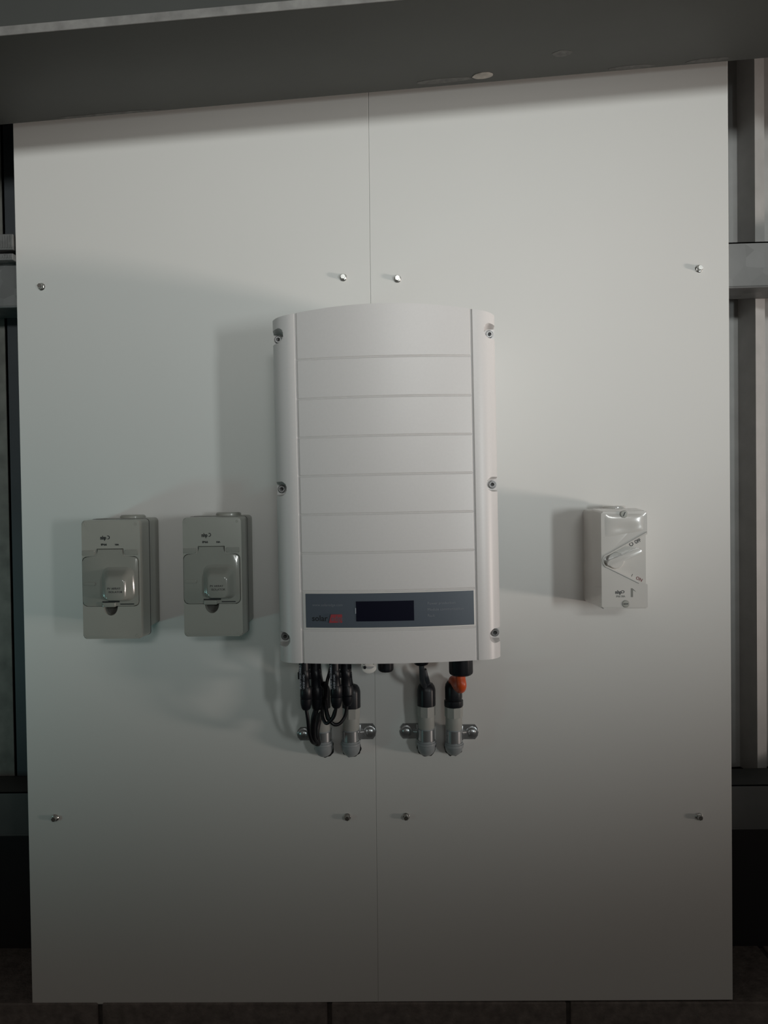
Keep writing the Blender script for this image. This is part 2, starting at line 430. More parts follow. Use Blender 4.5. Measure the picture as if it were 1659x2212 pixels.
# ------------------------------------------------------------------ inverter
IC = Vector((0.0255, 0, 0.040))
inv = empty('solar_inverter', IC, -0.0079)
tag(inv, 'large off-white solar inverter with horizontal grooves and a dark display strip', 'inverter')
HW, GX = 0.1665, 0.1283
GZ = [0.1885, 0.131, 0.0745, 0.018, -0.0385, -0.095, -0.1515, -0.2085]
ZT, ZB = 0.2525, -0.2575
def prof_d(X):
    a = abs(X)
    if a <= GX: return 0.1715 + 0.0125 * (1 - (a / GX) ** 2)
    t = min(1.0, (a - GX) / (HW - GX))
    return 0.1715 - 0.034 * (1 - math.sqrt(max(0.0, 1 - t ** 2.3)))
def groove(d, wdt, dep):
    d = abs(d)
    return 0 if d > wdt else dep * (1 - d / wdt) ** 0.8
SZ = [0.2262, 0.0005, -0.2235]
SZR = [0.2262, 0.0008, -0.2235]
def cover_d(X, Z):
    d = prof_d(X)
    g = groove(abs(X) - GX, 0.0020, 0.0030)
    if abs(X) < GX + 0.0005:
        for gz in GZ: g = max(g, groove(Z - gz, 0.0016, 0.0021))
    d -= g
    # screw pockets, open to the side
    for zs in (SZ if X < 0 else SZR):
        dx = 0.1585 - abs(X); dz = Z - zs
        hwz = 0.0108
        if abs(dz) < hwz + 0.004:
            rr = math.hypot(max(0, dx), dz) if dx > 0 else abs(dz)
            t = (hwz - rr) / 0.0022
            if t > 0: d = min(d, d + (0.1335 - d) * min(1, t))
    return max(d, 0.1330)
def uniq(v):
    v = sorted(v); o = [v[0]]
    for a in v[1:]:
        if a - o[-1] > 0.00025: o.append(a)
    return o
xs = []
n = 46
for i in range(n + 1):
    t = i / n; xs += [GX + (HW - GX) * (1 - (1 - t) ** 1.6)]
xs += [HW - 0.00015]
for d in (-.0022, -.0015, -.0008, 0, .0008, .0015, .0022): xs.append(GX + d)
xs += [GX - 0.004 - i * 0.0095 for i in range(14)]
xs = [x for x in xs if x > 0]; xs = uniq([-x for x in xs] + [0.0] + xs)
xs[0] = -HW; xs[-1] = HW
zs = [ZT, ZB]
for gz in GZ: zs += [gz + d for d in (-.0018, -.0012, -.0006, 0, .0006, .0012, .0018)]
for s in SZ: zs += [s + k * 0.0009 for k in range(-16, 17)]
zs += [ZB + (ZT - ZB) * i / 36 for i in range(37)]
zs = uniq(zs); zs[0] = ZB; zs[-1] = ZT
def top_z(X): return 0.0135 * max(0.0, 1 - (X / HW) ** 2) ** 1.1 - 0.0008
bm = NB(); G = []
for z in zs:
    k = max(0.0, (z - 0.20) / (ZT - 0.20))
    G.append([bm.verts.new((x, -cover_d(x, z), z + k * top_z(x))) for x in xs])
for j in range(len(zs) - 1):
    for i in range(len(xs) - 1): bm.faces.new((G[j][i], G[j][i + 1], G[j + 1][i + 1], G[j + 1][i]))
# rim walls back to the housing
bd = G[0] + [r[-1] for r in G[1:]] + G[-1][-2::-1] + [r[0] for r in G[-2:0:-1]]
back = [bm.verts.new((v.co.x * 0.992, -0.100, v.co.z * 0.995 + (0.0))) for v in bd]
for i in range(len(bd)):
    j = (i + 1) % len(bd); bm.faces.new((bd[i], bd[j], back[j], back[i]))
cover = obj('front_cover', bm, 'powder', inv, smooth=38)
bm = NB(); prism(bm, rrect(-0.158, 0.158, ZB + 0.006, ZT - 0.004, 0.006), -0.012, -0.1005)
for i in range(19):   # heat sink fins on both sides of the body
    z = ZB + 0.03 + i * 0.025
    box(bm, -0.1615, 0.1615, -0.092, -0.016, z, z + 0.003)
obj('rear_housing', bm, 'cast', inv)
bm = NB(); box(bm, -0.11, 0.11, -0.013, 0.0, -0.16, 0.16)
obj('mounting_bracket', bm, 'galv', inv, smooth=0)
# socket head cover screws
first = None
for s in (-1, 1):
    for z in SZ:
        r = empty('cover_screw', (s * 0.1592, -0.1330, z)); r.parent = inv
        bm = NB(); lathe(bm, [(0.0068, -0.001), (0.0068, 0.0007), (0.0052, 0.0008), (0.0052, 0.0040), (0.0046, 0.0046), (0.0030, 0.0046), (0.0027, 0.0020), (0, 0.0020)], (0, 0, 0), (0, -1, 0), 24)
        obj('socket_head', bm, 'dullsteel', r)
        bm = NB(); lathe(bm, [(0.0027, 0.0008), (0.0027, 0.0026), (0.0012, 0.0024), (0, 0.0030)], (0, 0, 0), (0, -1, 0), 6)
        obj('hex_socket', bm, 'socket', r)
# display strip
def strip(x0, x1, z0, z1, off, m, name, parent, th=0.0006, n=30):
    bm = NB(); fr = []; bk_ = []
    for i in range(n + 1):
        x = x0 + (x1 - x0) * i / n
        for z in (z0, z1):
            fr.append(bm.verts.new((x, -prof_d(x) - off, z))); bk_.append(bm.verts.new((x, -prof_d(x) - off + th, z)))
    for i in range(n):
        a, b, c, d = 2 * i, 2 * i + 1, 2 * i + 3, 2 * i + 2
        bm.faces.new((fr[a], fr[d], fr[c], fr[b])); bm.faces.new((bk_[a], bk_[b], bk_[c], bk_[d]))
        bm.faces.new((fr[a], bk_[a], bk_[d], fr[d])); bm.faces.new((fr[b], fr[c], bk_[c], bk_[b]))
    bm.faces.new((fr[0], fr[1], bk_[1], bk_[0])); bm.faces.new((fr[-1], fr[-2], bk_[-2], bk_[-1]))
    return obj(name, bm, m, parent, smooth=30)
lx0, lx1, lz0, lz1 = -0.1225, 0.1245, -0.2045, -0.1545
strip(lx0 - 0.0014, lx1 + 0.0014, lz0 - 0.0014, lz1 + 0.0014, 0.0005, 'swplate', 'label_border', inv)
lab = strip(lx0, lx1, lz0, lz1, 0.0009, 'slate', 'display_label', inv)
lab['label'] = 'dark slate strip with display and lettering'
strip(-0.0478, 0.0365, -0.1952, -0.1660, 0.0014, 'lcd', 'display_screen', lab)
strip(-0.0490, -0.0479, -0.1838, -0.1755, 0.0015, 'whiteink', 'screen_edge_glint', lab, n=2)
bend = lambda X, Z: -prof_d(X) - 0.0010
text('web_address', 'www.solaredge.com', 0.0056, -0.1125, -0.1728, 0, 'labeltext', lab, bend=bend, sx=0.98)
text('brand_lettering', 'solar', 0.0118, -0.1135, -0.1945, 0, 'blackink', lab, bend=bend, sx=1.0, bold=0.00012)
bm = NB(); pz0, pz1 = -0.1970, -0.1848
pts = [(-0.0880, pz0), (-0.0635, pz0), (-0.0592, pz1), (-0.0848, pz1)]
prism(bm, pts, -prof_d(-0.075) - 0.0002, -prof_d(-0.075) - 0.0016)
obj('red_logo_block', bm, 'redink', lab, smooth=0)
text('brand_lettering', 'edge', 0.0112, -0.0846, -0.1942, -prof_d(-0.075) - 0.00165, 'slate', lab, sx=0.86)
for s, z in (('Power production', -0.1728), ('Module communication', -0.1818), ('Fault', -0.1905)):
    text('legend_lettering', s, 0.0056, 0.0560, z, 0, 'labeltext', lab, bend=bend, sx=1.0 if s != 'Fault' else 0.95)

# underside fittings of the inverter, in its own frame
def L(px, py, dep):
    v = P(px, py, dep) - IC; a = 0.0079
    return Vector((v.x * math.cos(a) + v.z * math.sin(a), v.y, -v.x * math.sin(a) + v.z * math.cos(a)))
def lz(py, dep): return L(840, py, dep).z
# off/on toggle plate
dep = 0.095
a = L(780, 1420, dep); b = L(813.5, 1455, dep)
xm = (a.x + b.x) / 2; hw = (b.x - a.x) / 2
pts = [(xm - hw, a.z + 0.02), (xm - hw, b.z + 0.010)] + [(xm + hw * math.cos(t) , b.z + 0.0095 + 0.0095 * math.sin(t)) for t in [PI + PI * i / 12 for i in range(1, 12)]] + [(xm + hw, b.z + 0.010), (xm + hw, a.z + 0.02)]
bm = NB(); prism(bm, pts[::-1], -dep + 0.006, -dep, bev=0.0012)
plate = obj('toggle_plate', bm, 'swplate', inv); plate['label'] = 'pale toggle switch plate marked O and I'
# curved slot with black toggle end
c0 = Vector((xm + 0.0005, 0, b.z + 0.0135))
bm = NB(); op = []
for i in range(13):
    t = PI + 0.35 + (PI - 0.7) * i / 12; op.append((c0.x + 0.0085 * math.cos(t), c0.z + 0.0062 * math.sin(t)))
prism(bm, op, -dep + 0.0005, -dep - 0.0003)
obj('toggle_slot', bm, 'cast', plate, smooth=0)
bm = NB(); lathe(bm, [(0.0024, 0), (0.0022, 0.0045), (0, 0.005)], (xm - 0.0062, -dep, b.z + 0.0105), (0, -1, 0), 16)
obj('toggle_lever', bm, 'black', plate)
text('off_mark', 'O', 0.0062, xm - 0.0100, b.z + 0.0143, -dep - 0.0001, 'darkink', plate)
text('on_mark', 'I', 0.0062, xm + 0.0068, b.z + 0.0143, -dep - 0.0001, 'darkink', plate)

def gland(px, py_bot, r, dep, name, taper=0.6, label=None, parent=inv):
    c = L(px, py_bot, dep); ztp = ZB + 0.012; h = ztp - c.z
    bm = NB()
    lathe(bm, [(r * 0.9, h), (r, h - 0.001), (r, 0.006), (r * 0.96, 0.0035), (r * 0.82, 0.0012), (r * taper, 0.0), (0, 0.0)], (c.x, c.y, c.z), (0, 0, 1), 36, facets=18)
    o = obj(name, bm, 'black', parent, smooth=25)
    if label: o['label'] = label
    return c
gland(833.5, 1451, 0.0126, 0.075, 'blank_gland')
gland(910, 1437, 0.0122, 0.075, 'cable_gland')
gB = gland(996, 1459, 0.0190, 0.085, 'large_cable_gland')

# plug sockets on the inverter underside for the four solar connectors
PL = [(657, 0.092), (680, 0.078), (722.5, 0.092), (746, 0.078)]
for px, dep in PL:
    c = L(px, 1450, dep); bm = NB()
    lathe(bm, [(0.0080, ZB + 0.014), (0.0083, ZB + 0.012), (0.0083, c.z - 0.001), (0.0072, c.z - 0.002), (0.0072, c.z - 0.004), (0, c.z - 0.004)], (c.x, c.y, 0), (0, 0, 1), 20)
    box(bm, c.x + 0.0065, c.x + 0.0100, c.y - 0.003, c.y + 0.003, c.z + 0.004, ZB + 0.014, bev=0.0006)
    obj('solar_socket', bm, 'black', inv)

# ------------------------------------------------------------------ solar cables with plugs
def solar_cable(i, px, dep, pts, label, py_nut0=1483, py_nut1=1533, printing=True, rc=0.0028):
    top = P(px, 1448, dep); n0 = P(px + 2, py_nut0, dep); n1 = P(px + 4, py_nut1, dep)
    root = empty('solar_cable', top); tag(root, label, 'cable', 'black solar cables under the inverter')
    o = -top
    bm = NB()
    x, y = top.x, top.y
    lathe(bm, [(0.0070, 0.003), (0.0088, 0.0), (0.0088, n0.z - top.z + 0.014), (0.0078, n0.z - top.z + 0.012), (0.0082, n0.z - top.z), (0, n0.z - top.z)], (0, 0, 0), (0, 0, 1), 20)
    box(bm, -0.0102, -0.0080, -0.0028, 0.0028, n0.z - top.z + 0.012, -0.003, bev=0.0006)
    box(bm, 0.0080, 0.0102, -0.0028, 0.0028, n0.z - top.z + 0.012, -0.003, bev=0.0006)
    for v in bm.verts: v.co.x += (n0.x - top.x) * min(1, max(0, v.co.z / (n0.z - top.z)))
    pb = obj('plug_body', bm, 'black', root)
    bm = NB(); h = n0.z - n1.z; q = n1 - top
    lathe(bm, [(0, 0), (0.0052, 0), (0.0075, 0.003), (0.0092, 0.010), (0.0095, h * 0.48), (0.0088, h * 0.50), (0.0098, h * 0.56), (0.0098, h - 0.004), (0.0084, h), (0, h)], q, (0.02, 0, 1), 32, facets=12)
    obj('plug_nut', bm, 'black', root, smooth=25)
    if printing:
        for k, s in enumerate(('DO NOT DISCONNECT', 'UNDER LOAD')):
            text('plug_printing', s, 0.0042, -0.0036 + 0.0052 * k, -0.0275, -0.0092, 'whiteink', root, rot=PI / 2, sx=0.85)
    bm = NB(); sp = [n1 + Vector((0, 0, 0.003))] + [P(*p) for p in pts]
    tube(bm, [p - top for p in spline(sp)], rc, 12)
    obj('cable', bm, 'rubber', root)
    return root
solar_cable(0, 657, 0.092, [(665, 1555, .090), (668, 1585, .082), (675, 1603, .070), (684, 1602, .055), (686, 1570, .045), (688, 1530, .040), (693, 1495, .035), (697, 1472, .030)],
            'leftmost solar cable plug, hanging down to the left saddle')
solar_cable(1, 680, 0.078, [(678, 1550, .078), (676, 1575, .072), (678, 1597, .062), (687, 1606, .050), (684, 1580, .045), (692, 1540, .04), (700, 1500, .034), (701, 1472, .030)],
            'second solar cable plug from the left, its cable pressed against the first conduit', printing=False, rc=0.0046)
solar_cable(2, 722.5, 0.092, [(722, 1546, .090), (713, 1558, .088), (704, 1562, .085), (697, 1548, .080), (696, 1520, .070), (700, 1492, .050), (702, 1476, .034)],
            'third solar cable plug from the left, with a narrow loop below', py_nut0=1480, py_nut1=1529)
solar_cable(3, 746, 0.078, [(746, 1545, .080), (735, 1562, .084), (722, 1565, .086), (711, 1553, .086), (705, 1530, .080), (702, 1500, .068), (703, 1476, .036)],
            'fourth solar cable plug from the left, with a wide round loop below', py_nut0=1480, py_nut1=1524, printing=False)
# slack loop rising behind the third plug
bm = NB(); root = empty('solar_cable', P(712, 1455, .07))
tag(root, 'slack black cable arching up between the two pairs of plugs', 'cable', 'black solar cables under the inverter')
o0 = root.location
tube(bm, [p - o0 for p in spline([P(716, 1433, .06), P(712, 1452, .07), P(706, 1475, .075), P(703, 1505, .075), P(703, 1530, .072), P(708, 1553, .075), P(717, 1552, .08), P(724, 1535, .085)])], 0.0028, 12)
obj('cable', bm, 'rubber', root)

# ------------------------------------------------------------------ conduits, saddles
def conduit(px_top, px_bot, y_gt, y_gb, y_ab, y_sb, y_eb, tabside, label, slabel, board, gl2=False, tab=None):
    c = 0.0215
    pg = P(px_top, y_gb, 0.030); pa = P((px_top + px_bot) / 2, y_ab, 0.028); ps = P(px_bot, y_sb, c); pe = P(px_bot, y_eb, 0.010)
    root = empty('conduit_entry', (ps.x, 0, ps.z)); tag(root, label, 'conduit', 'grey conduits entering the boards')
    R = root.location
    # elbow turning into the board
    rad = 0.0148
    bm = NB(); top = Vector((ps.x, -c, ps.z + 0.004)); br_ = 0.020; pts = [top, top + Vector((0, 0, -0.003))]
    cz = pe.z + rad + 0.001
    cy = -c
    zc_ = max(cz, pe.z + rad)
    start = Vector((ps.x, -c, zc_ + 0.010))
    pts = [Vector((ps.x, -c, ps.z + 0.006)), start]
    for i in range(1, 9):
        t = PI / 2 * i / 8; pts.append(Vector((ps.x, -c + 0.016 * (1 - math.cos(t)), start.z - 0.010 * math.sin(t))))
    pts.append(Vector((ps.x, 0.006, start.z - 0.010)))
    tube(bm, [p - R for p in pts], rad, 28)
    obj('elbow', bm, 'elbow', root)
    bm = NB(); lathe(bm, [(rad, -0.001), (rad + 0.0012, 0), (rad + 0.0012, 0.004), (0.0126, 0.0048), (0.0126, 0.030), (0, 0.030)], Vector((ps.x, -c, ps.z - 0.001)) - R, (0, 0, 1), 28)
    obj('conduit_pipe', bm, 'elbow', root)
    # grey threaded adaptor, lower round sleeve + upper hexagon
    bm = NB(); h = pg.z - pa.z
    ax = (pg - pa).normalized(); 
    lathe(bm, [(0, 0), (0.0134, 0), (0.0138, 0.0015), (0.0138, h * 0.55), (0.0132, h * 0.57)], pa - R, ax, 28)
    obj('adaptor_sleeve', bm, 'conduit', root)
    bm = NB(); lathe(bm, [(0.0150, h * 0.56), (0.0150, h + 0.001), (0, h + 0.001)], pa - R, ax, 8)
    obj('adaptor_nut', bm, 'conduit', root, smooth=0)
    # black cable gland
    pt = P(px_top, y_gt, 0.030); h = pt.z - pg.z; bm = NB(); r = 0.0153
    if gl2:
        pr = [(0, 0), (r, 0.0005), (r + 0.0005, 0.002), (r + 0.0005, h * .24), (r * .90, h * .28), (r * .94, h * .34), (r * .94, h * .74), (r * .86, h * .86), (r * .66, h * .97), (r * .45, h), (0, h)]
    else:
        pr = [(0, 0), (r, 0.0005), (r, h * .68), (r * .97, h * .74), (r * .88, h * .86), (r * .70, h * .96), (r * .45, h), (0, h)]
    lathe(bm, pr, pg - R, (0, 0, 1), 36, facets=12)
    obj('gland_nut', bm, 'black', root, smooth=28)
    cutout(ps.x + 0.0003, start.z - 0.0122, rad * 1.09, board, 0.13)
    # saddle
    zt_ = P(px_bot, y_ab + 3, 0.02).z; zb_ = ps.z + 0.0015; zm = (zt_ + zb_) / 2
    sroot = empty('conduit_saddle', (ps.x, 0, zm)); tag(sroot, slabel, 'pipe clamp', 'shiny half saddles clamping the conduits')
    bm = NB(); rr = 0.0136; hh_ = (zt_ - zb_) / 2; prof_ = []
    n = 22
    for i in range(n + 1):
        t = PI * i / n; prof_.append((rr * math.cos(t), -c - rr * math.sin(t)))
    prof_ = [(rr, -0.001)] + prof_ + [(-rr, -0.001)]
    th = 0.0013
    outer = prof_; inner = []
    for i, (x, y) in enumerate(prof_):
        if i == 0: inner.append((x - th, y)); continue
        if i == len(prof_) - 1: inner.append((x + th, y)); continue
        d = math.hypot(x, y + c); inner.append((x * (1 - th / d), -c + (y + c) * (1 - th / d)))
    for (za, zb__) in ((-hh_, hh_),):
        o1 = [bm.verts.new((x, y, za)) for x, y in outer]; o2 = [bm.verts.new((x, y, zb__)) for x, y in outer]
        i1 = [bm.verts.new((x, y, za)) for x, y in inner]; i2 = [bm.verts.new((x, y, zb__)) for x, y in inner]
        for k in range(len(outer) - 1):
            bm.faces.new((o1[k], o1[k + 1], o2[k + 1], o2[k])); bm.faces.new((i1[k], i2[k], i2[k + 1], i1[k + 1]))
            bm.faces.new((o1[k], i1[k], i1[k + 1], o1[k + 1])); bm.faces.new((o2[k], o2[k + 1], i2[k + 1], i2[k]))
    obj('strap', bm, 'chrome', sroot)
    s = tabside; te = P(tab[0], (tab[1] + tab[2]) / 2, 0.002); tz1 = P(tab[0], tab[1], .002).z - zm; tz0 = P(tab[0], tab[2], .002).z - zm
    xe = abs(te.x - ps.x); zc = (tz0 + tz1) / 2; hz_ = (tz1 - tz0) / 2
    bm = NB(); x_in = rr - 0.001
    pl = [(s * x_in, zc - hz_), (s * (xe - 0.006), zc - hz_), (s * (xe - 0.0015), zc - hz_ * 0.55), (s * xe, zc), (s * (xe - 0.0015), zc + hz_ * 0.55), (s * (xe - 0.006), zc + hz_), (s * x_in, zc + hz_)]
    if s < 0: pl = pl[::-1]
    prism(bm, pl, -0.0001, -0.0018, bev=0.0005, seg=1)
    # raised stiffening rib and bent step against the strap
    xr0 = x_in; xr1 = x_in + 0.004
    box(bm, min(s * xr0, s * xr1), max(s * xr0, s * xr1), -0.0085, -0.0005, zc - hz_, zc + hz_, bev=0.0014)
    tube(bm, [Vector((s * (x_in + 0.002), -0.0045, zc)), Vector((s * (x_in + 0.009), -0.0030, zc))], [0.0048, 0.0030], 14)
    obj('fixing_tab', bm, 'chrome', sroot)
    xs_ = s * (xe - 0.0115)
    bm = NB(); lathe(bm, [(0.0068, 0.0012), (0.0068, 0.0030), (0.0060, 0.0048), (0.0040, 0.0060), (0, 0.0064)], (xs_, 0, zc), (0, -1, 0), 24)
    lathe(bm, [(0.0098, 0.0010), (0.0098, 0.0022), (0.0090, 0.0026), (0.006, 0.0026)], (xs_, 0, zc), (0, -1, 0), 24)
    obj('saddle_screw', bm, 'chrome', sroot)
    return pt
t1 = conduit(694, 698, 1476, 1529, 1576, 1607, 1636, -1, 'leftmost conduit elbow, mostly hidden behind hanging black cables', 'saddle on the leftmost conduit, screw tab to its left', boardL, tab=(641, 1571, 1600))
t2 = conduit(759, 757.5, 1478, 1528, 1574, 1607, 1636, 1, 'second conduit elbow from the left, beside the looped cables', 'saddle on the second conduit from the left, screw tab to its right', boardL, tab=(813, 1563, 1597))
t3 = conduit(921, 921.5, 1474, 1524, 1571, 1606, 1634, -1, 'third conduit elbow from the left, under the dark grey cable', 'saddle on the third conduit from the left, screw tab to its left', boardR, tab=(863, 1563, 1596))
t4 = conduit(980, 981, 1469, 1526, 1573, 1610, 1633, 1, 'rightmost conduit elbow, fed by the orange cable', 'saddle on the rightmost conduit, screw tab to its right', boardR, gl2=True, tab=(1034, 1565, 1597))
# dark grey cable
root = empty('data_cable', P(911, 1437, .07)); tag(root, 'dark grey cable running from the inverter into the third conduit', 'cable'); o0 = root.location
bm = NB(); tube(bm, [p - o0 for p in spline([P(910, 1425, .075), P(911, 1445, .075), P(912, 1470, .066), P(917, 1482, .045)])], 0.0043, 14)
obj('cable', bm, 'greycable', root)
bm = NB(); tube(bm, [p - o0 for p in spline([P(917, 1446, .050), P(919, 1462, .045), P(922, 1480, .032)])], [0.0035 + 0.0035 * i / 20 for i in range(21)], 14)
obj('cable_sleeve', bm, 'greycable', root)
# orange cable
root = empty('power_cable', P(998, 1459, .085)); tag(root, 'short thick orange cable curving from the large gland to the rightmost conduit', 'cable'); o0 = root.location
bm = NB(); tube(bm, [p - o0 for p in spline([P(994, 1450, .088), P(995, 1466, .092), P(997, 1480, .094), P(995, 1487, .084), P(989, 1483, .064), P(982, 1472, .046), P(979, 1470, .036), P(979, 1480, .030)])], 0.0078, 20)
obj('cable', bm, 'orange', root)
# dark shrink sleeve leading the fourth solar plug into the second conduit gland
root = empty('solar_cable', P(751, 1470, .04)); tag(root, 'black cable dropping straight into the second conduit gland', 'cable', 'black solar cables under the inverter'); o0 = root.location
bm = NB(); tube(bm, [p - o0 for p in spline([P(752, 1428, .05), P(753, 1455, .045), P(757, 1482, .030)])], 0.0052, 14)
obj('cable', bm, 'rubber', root)
root = empty('solar_cable', P(688, 1470, .04)); tag(root, 'black cable dropping behind the first plug pair into the leftmost conduit', 'cable', 'black solar cables under the inverter'); o0 = root.location
bm = NB(); tube(bm, [p - o0 for p in spline([P(686, 1428, .05), P(688, 1455, .045), P(693, 1482, .030)])], 0.0056, 14)
obj('cable', bm, 'rubber', root)

# ------------------------------------------------------------------ grey socket enclosures (left)
def enclosure(name, ref, label):
    """local frame: x right, z up from the cover's lower left front corner; front face at y=-0.100"""
    root = empty(name, ref); tag(root, label, 'electrical enclosure', 'grey enclosures on the left board')
    W, H = 0.0945, 0.1885
    bm = NB(); prism(bm, rrect(0.003, W - 0.003, 0.010, H + 0.001, 0.006), 0, -0.0585, bev=0.002)
    obj('base', bm, 'grey', root)
    bm = NB(); lathe(bm, [(0.0205, 0), (0.0205, 0.0035), (0.0185, 0.0055), (0, 0.0055)], (W * 0.62, -0.030, H + 0.0005), (0, 0, 1), 32)
    obj('entry_plug', bm, 'grey', root)
    bm = NB(); prism(bm, rrect(-0.0003, W + 0.0008, -0.0003, H + 0.0004, 0.0055), -0.0583, -0.0600)
    obj('gasket', bm, 'blackink', root, smooth=0)
    pf, pb = rrect(0.0012, W - 0.0010, 0.0008, H - 0.0008, 0.005), rrect(0, W + 0.0006, 0, H, 0.0055)
    bm = NB(); prism(bm, pb, -0.0605, -0.1000, bev=0.0022, seg=3, top=pf)
    cov = obj('cover', bm, 'grey', root)
    s = 0.000722
    # lid outline: from photo offsets in px relative to (177,1380)
    def q(px, py): return ((px - 177) * s, (1381 - py) * s)
    x0, z1 = q(180, 1201); x1, z0 = q(302, 1308); tx0, tz1 = q(212.5, 1184); tx1, _ = q(268.5, 1184)
    def lidpoly(g):
        r = 0.007
        pts = []
        for cx, cz, a0 in ((x1 - r, z1 - r, 0),):
            for i in range(6): a = math.radians(a0 + 90 * i / 5); pts.append((cx + (r + g) * math.cos(a), cz + (r + g) * math.sin(a)))
        pts += [(tx1 + g, z1 + g), (tx1 + g, tz1 + g), (tx0 - g, tz1 + g), (tx0 - g, z1 + g)]
        for cx, cz, a0 in ((x0 + r, z1 - r, 90), (x0 + r, z0 + r, 180), (x1 - r, z0 + r, 270)):
            for i in range(6): a = math.radians(a0 + 90 * i / 5); pts.append((cx + (r + g) * math.cos(a), cz + (r + g) * math.sin(a)))
        return pts
    # raised shoulders beside the hinge
    sh = empty('x', (0, 0, 0)); bpy.data.objects.remove(sh)
    cb = NB(); prism(cb, lidpoly(0.0008), -0.0930, -0.1100); boolean(cov, cb)
    # thumb notch
    nx, nzc = q(240, 1309); npts = [(nx + 0.0112 * math.cos(PI + PI * i / 16), nzc + 0.0145 * math.sin(PI + PI * i / 16)) for i in range(17)]
    cb = NB(); prism(cb, [(x, z) for x, z in npts[::-1]][::-1], -0.0880, -0.1100); boolean(cov, cb)
    bm = NB(); prism(bm, lidpoly(0.0), -0.0925, -0.1012, bev=0.0014, seg=3)
    lid = obj('lid', bm, 'lid', root)
    # moulded frame lip round the lid on the cover
    for (pa, pb_) in (((178, 1187), (209, 1199)), ((272, 1186), (303, 1198))):
        ax, az = q(*pa); bx, bz = q(*pb_)
        bm = NB(); prism(bm, rrect(ax + 0.001, bx - 0.001, bz + 0.0008, az, 0.0015), -0.0995, -0.1016, bev=0.0012, seg=3)
        obj('hinge_shoulder', bm, 'lid', root)
    # dome over the socket, lower right of the lid
    bx0, bz1 = q(222, 1222); bx1, bz0 = q(294, 1298); fx0, fz1 = q(240, 1250); fx1, fz0 = q(276, 1292)
    bm = NB()
    def loop(x0_, x1_, z0_, z1_, r, y): return [bm.verts.new((x, y, z)) for x, z in rrect(x0_, x1_, z0_, z1_, r, 5)]
    L0 = loop(bx0, bx1, bz0, bz1, 0.012, -0.1008); prev = L0
    for k in range(1, 9):
        t = k / 8; e = t ** 0.8; hgt = 0.0165 * math.sin(t * PI / 2) ** 1.2
        c = loop(bx0 + (fx0 - bx0) * e, bx1 + (fx1 - bx1) * e, bz0 + (fz0 - bz0) * e, bz1 + (fz1 - bz1) * e, 0.012 - 0.0075 * t, -0.1008 - hgt)
        for i in range(len(c)): j = (i + 1) % len(c); bm.faces.new((prev[i], prev[j], c[j], c[i]))
        prev = c
    bm.faces.new(prev); bm.faces.new(L0[::-1])
    dome = obj('socket_dome', bm, 'lid', lid)
    yt = -0.1008 - 0.0167
    text('dome_lettering', 'PV ARRAY', 0.0046, fx0 + 0.0015, (fz0 + fz1) / 2 + 0.0010, yt, 'darkink', dome, sx=1.0)
    text('dome_lettering', 'ISOLATOR', 0.0046, fx0 + 0.0035, (fz0 + fz1) / 2 - 0.0044, yt, 'darkink', dome, sx=1.0)
    # flat rib across the lid's left half
    ax, az = q(183, 1256); bx, bz = q(208, 1263)
    bm = NB(); prism(bm, rrect(ax, bx, bz, az, 0.0012), -0.1010, -0.1024, bev=0.0010, seg=3)
    obj('lid_rib', bm, 'lid', lid)
    # latch
    ax, az = q(224, 1300); bx, bz = q(252, 1310)
    bm = NB(); box(bm, ax, bx, -0.1045, -0.094, bz, az, bev=0.0012, seg=3); obj('latch', bm, 'lid', root)
    bm = NB(); box(bm, ax - 0.001, bx + 0.006, -0.1017, -0.1000, az, az + 0.0018); obj('latch_gap', bm, 'blackink', root, smooth=0)
    bm = NB(); prism(bm, [(nx + 0.0110 * math.cos(PI + PI * i / 16), nzc + 0.0142 * math.sin(PI + PI * i / 16)) for i in range(17)], -0.0878, -0.0884); obj('thumb_notch', bm, 'socketdark', root, smooth=0)
    bm = NB(); box(bm, q(262, 0)[0], q(292, 0)[0], -0.1017, -0.1000, q(0, 1305)[1], q(0, 1303)[1]); obj('lid_slot', bm, 'blackink', root, smooth=0)
    # corner screw caps
    for (a_, b_) in ((0.0055, 0.0055), (W - 0.0075, 0.0055), (0.0055, H - 0.0070), (W - 0.0075, H - 0.0070)):
        bm = NB(); lathe(bm, [(0.0026, -0.0002), (0.0026, 0.0003), (0.0018, 0.0004), (0.0016, 0.0001), (0, 0.0001)], (a_, -0.1000, b_), (0, -1, 0), 16)
        obj('screw_cap', bm, 'grey', root)
    # small printed mark above the lid
    lx, lzv = q(221, 1162)
    g = text('printed_mark', 'nhp', 0.0080, lx - 0.0010, lzv - 0.0005, -0.1001, 'blackink', root, sx=0.78, bold=0.00035)
    bm = NB()
    for i in range(14):
        a0 = -PI * 0.62 + 1.25 * PI * i / 14; a1 = -PI * 0.62 + 1.25 * PI * (i + 1) / 14
        cx_, cz_ = q(236.5, 1158.5); r0, r1 = 0.0019, 0.0030
        vs = [bm.verts.new((cx_ + r * math.cos(a), y, cz_ + r * math.sin(a))) for y in (-0.0999, -0.1003) for r, a in ((r0, a0), (r1, a0), (r1, a1), (r0, a1))]
        bm.faces.new(vs[:4]); bm.faces.new(vs[4:][::-1])
        for i_ in range(4): bm.faces.new((vs[i_], vs[(i_ + 1) % 4], vs[4 + (i_ + 1) % 4], vs[4 + i_]))
    obj('printed_swoosh', bm, 'blackink', root, smooth=0)
    text('printed_mark', 'IP66', 0.0042, lx, q(0, 1176)[1], -0.1001, 'blackink', root, sx=1.25, bold=0.0002)
    text('printed_mark', '10A', 0.0036, q(251, 0)[0], q(0, 1176)[1], -0.1001, 'blackink', root, sx=1.1, bold=0.0002)
    return root
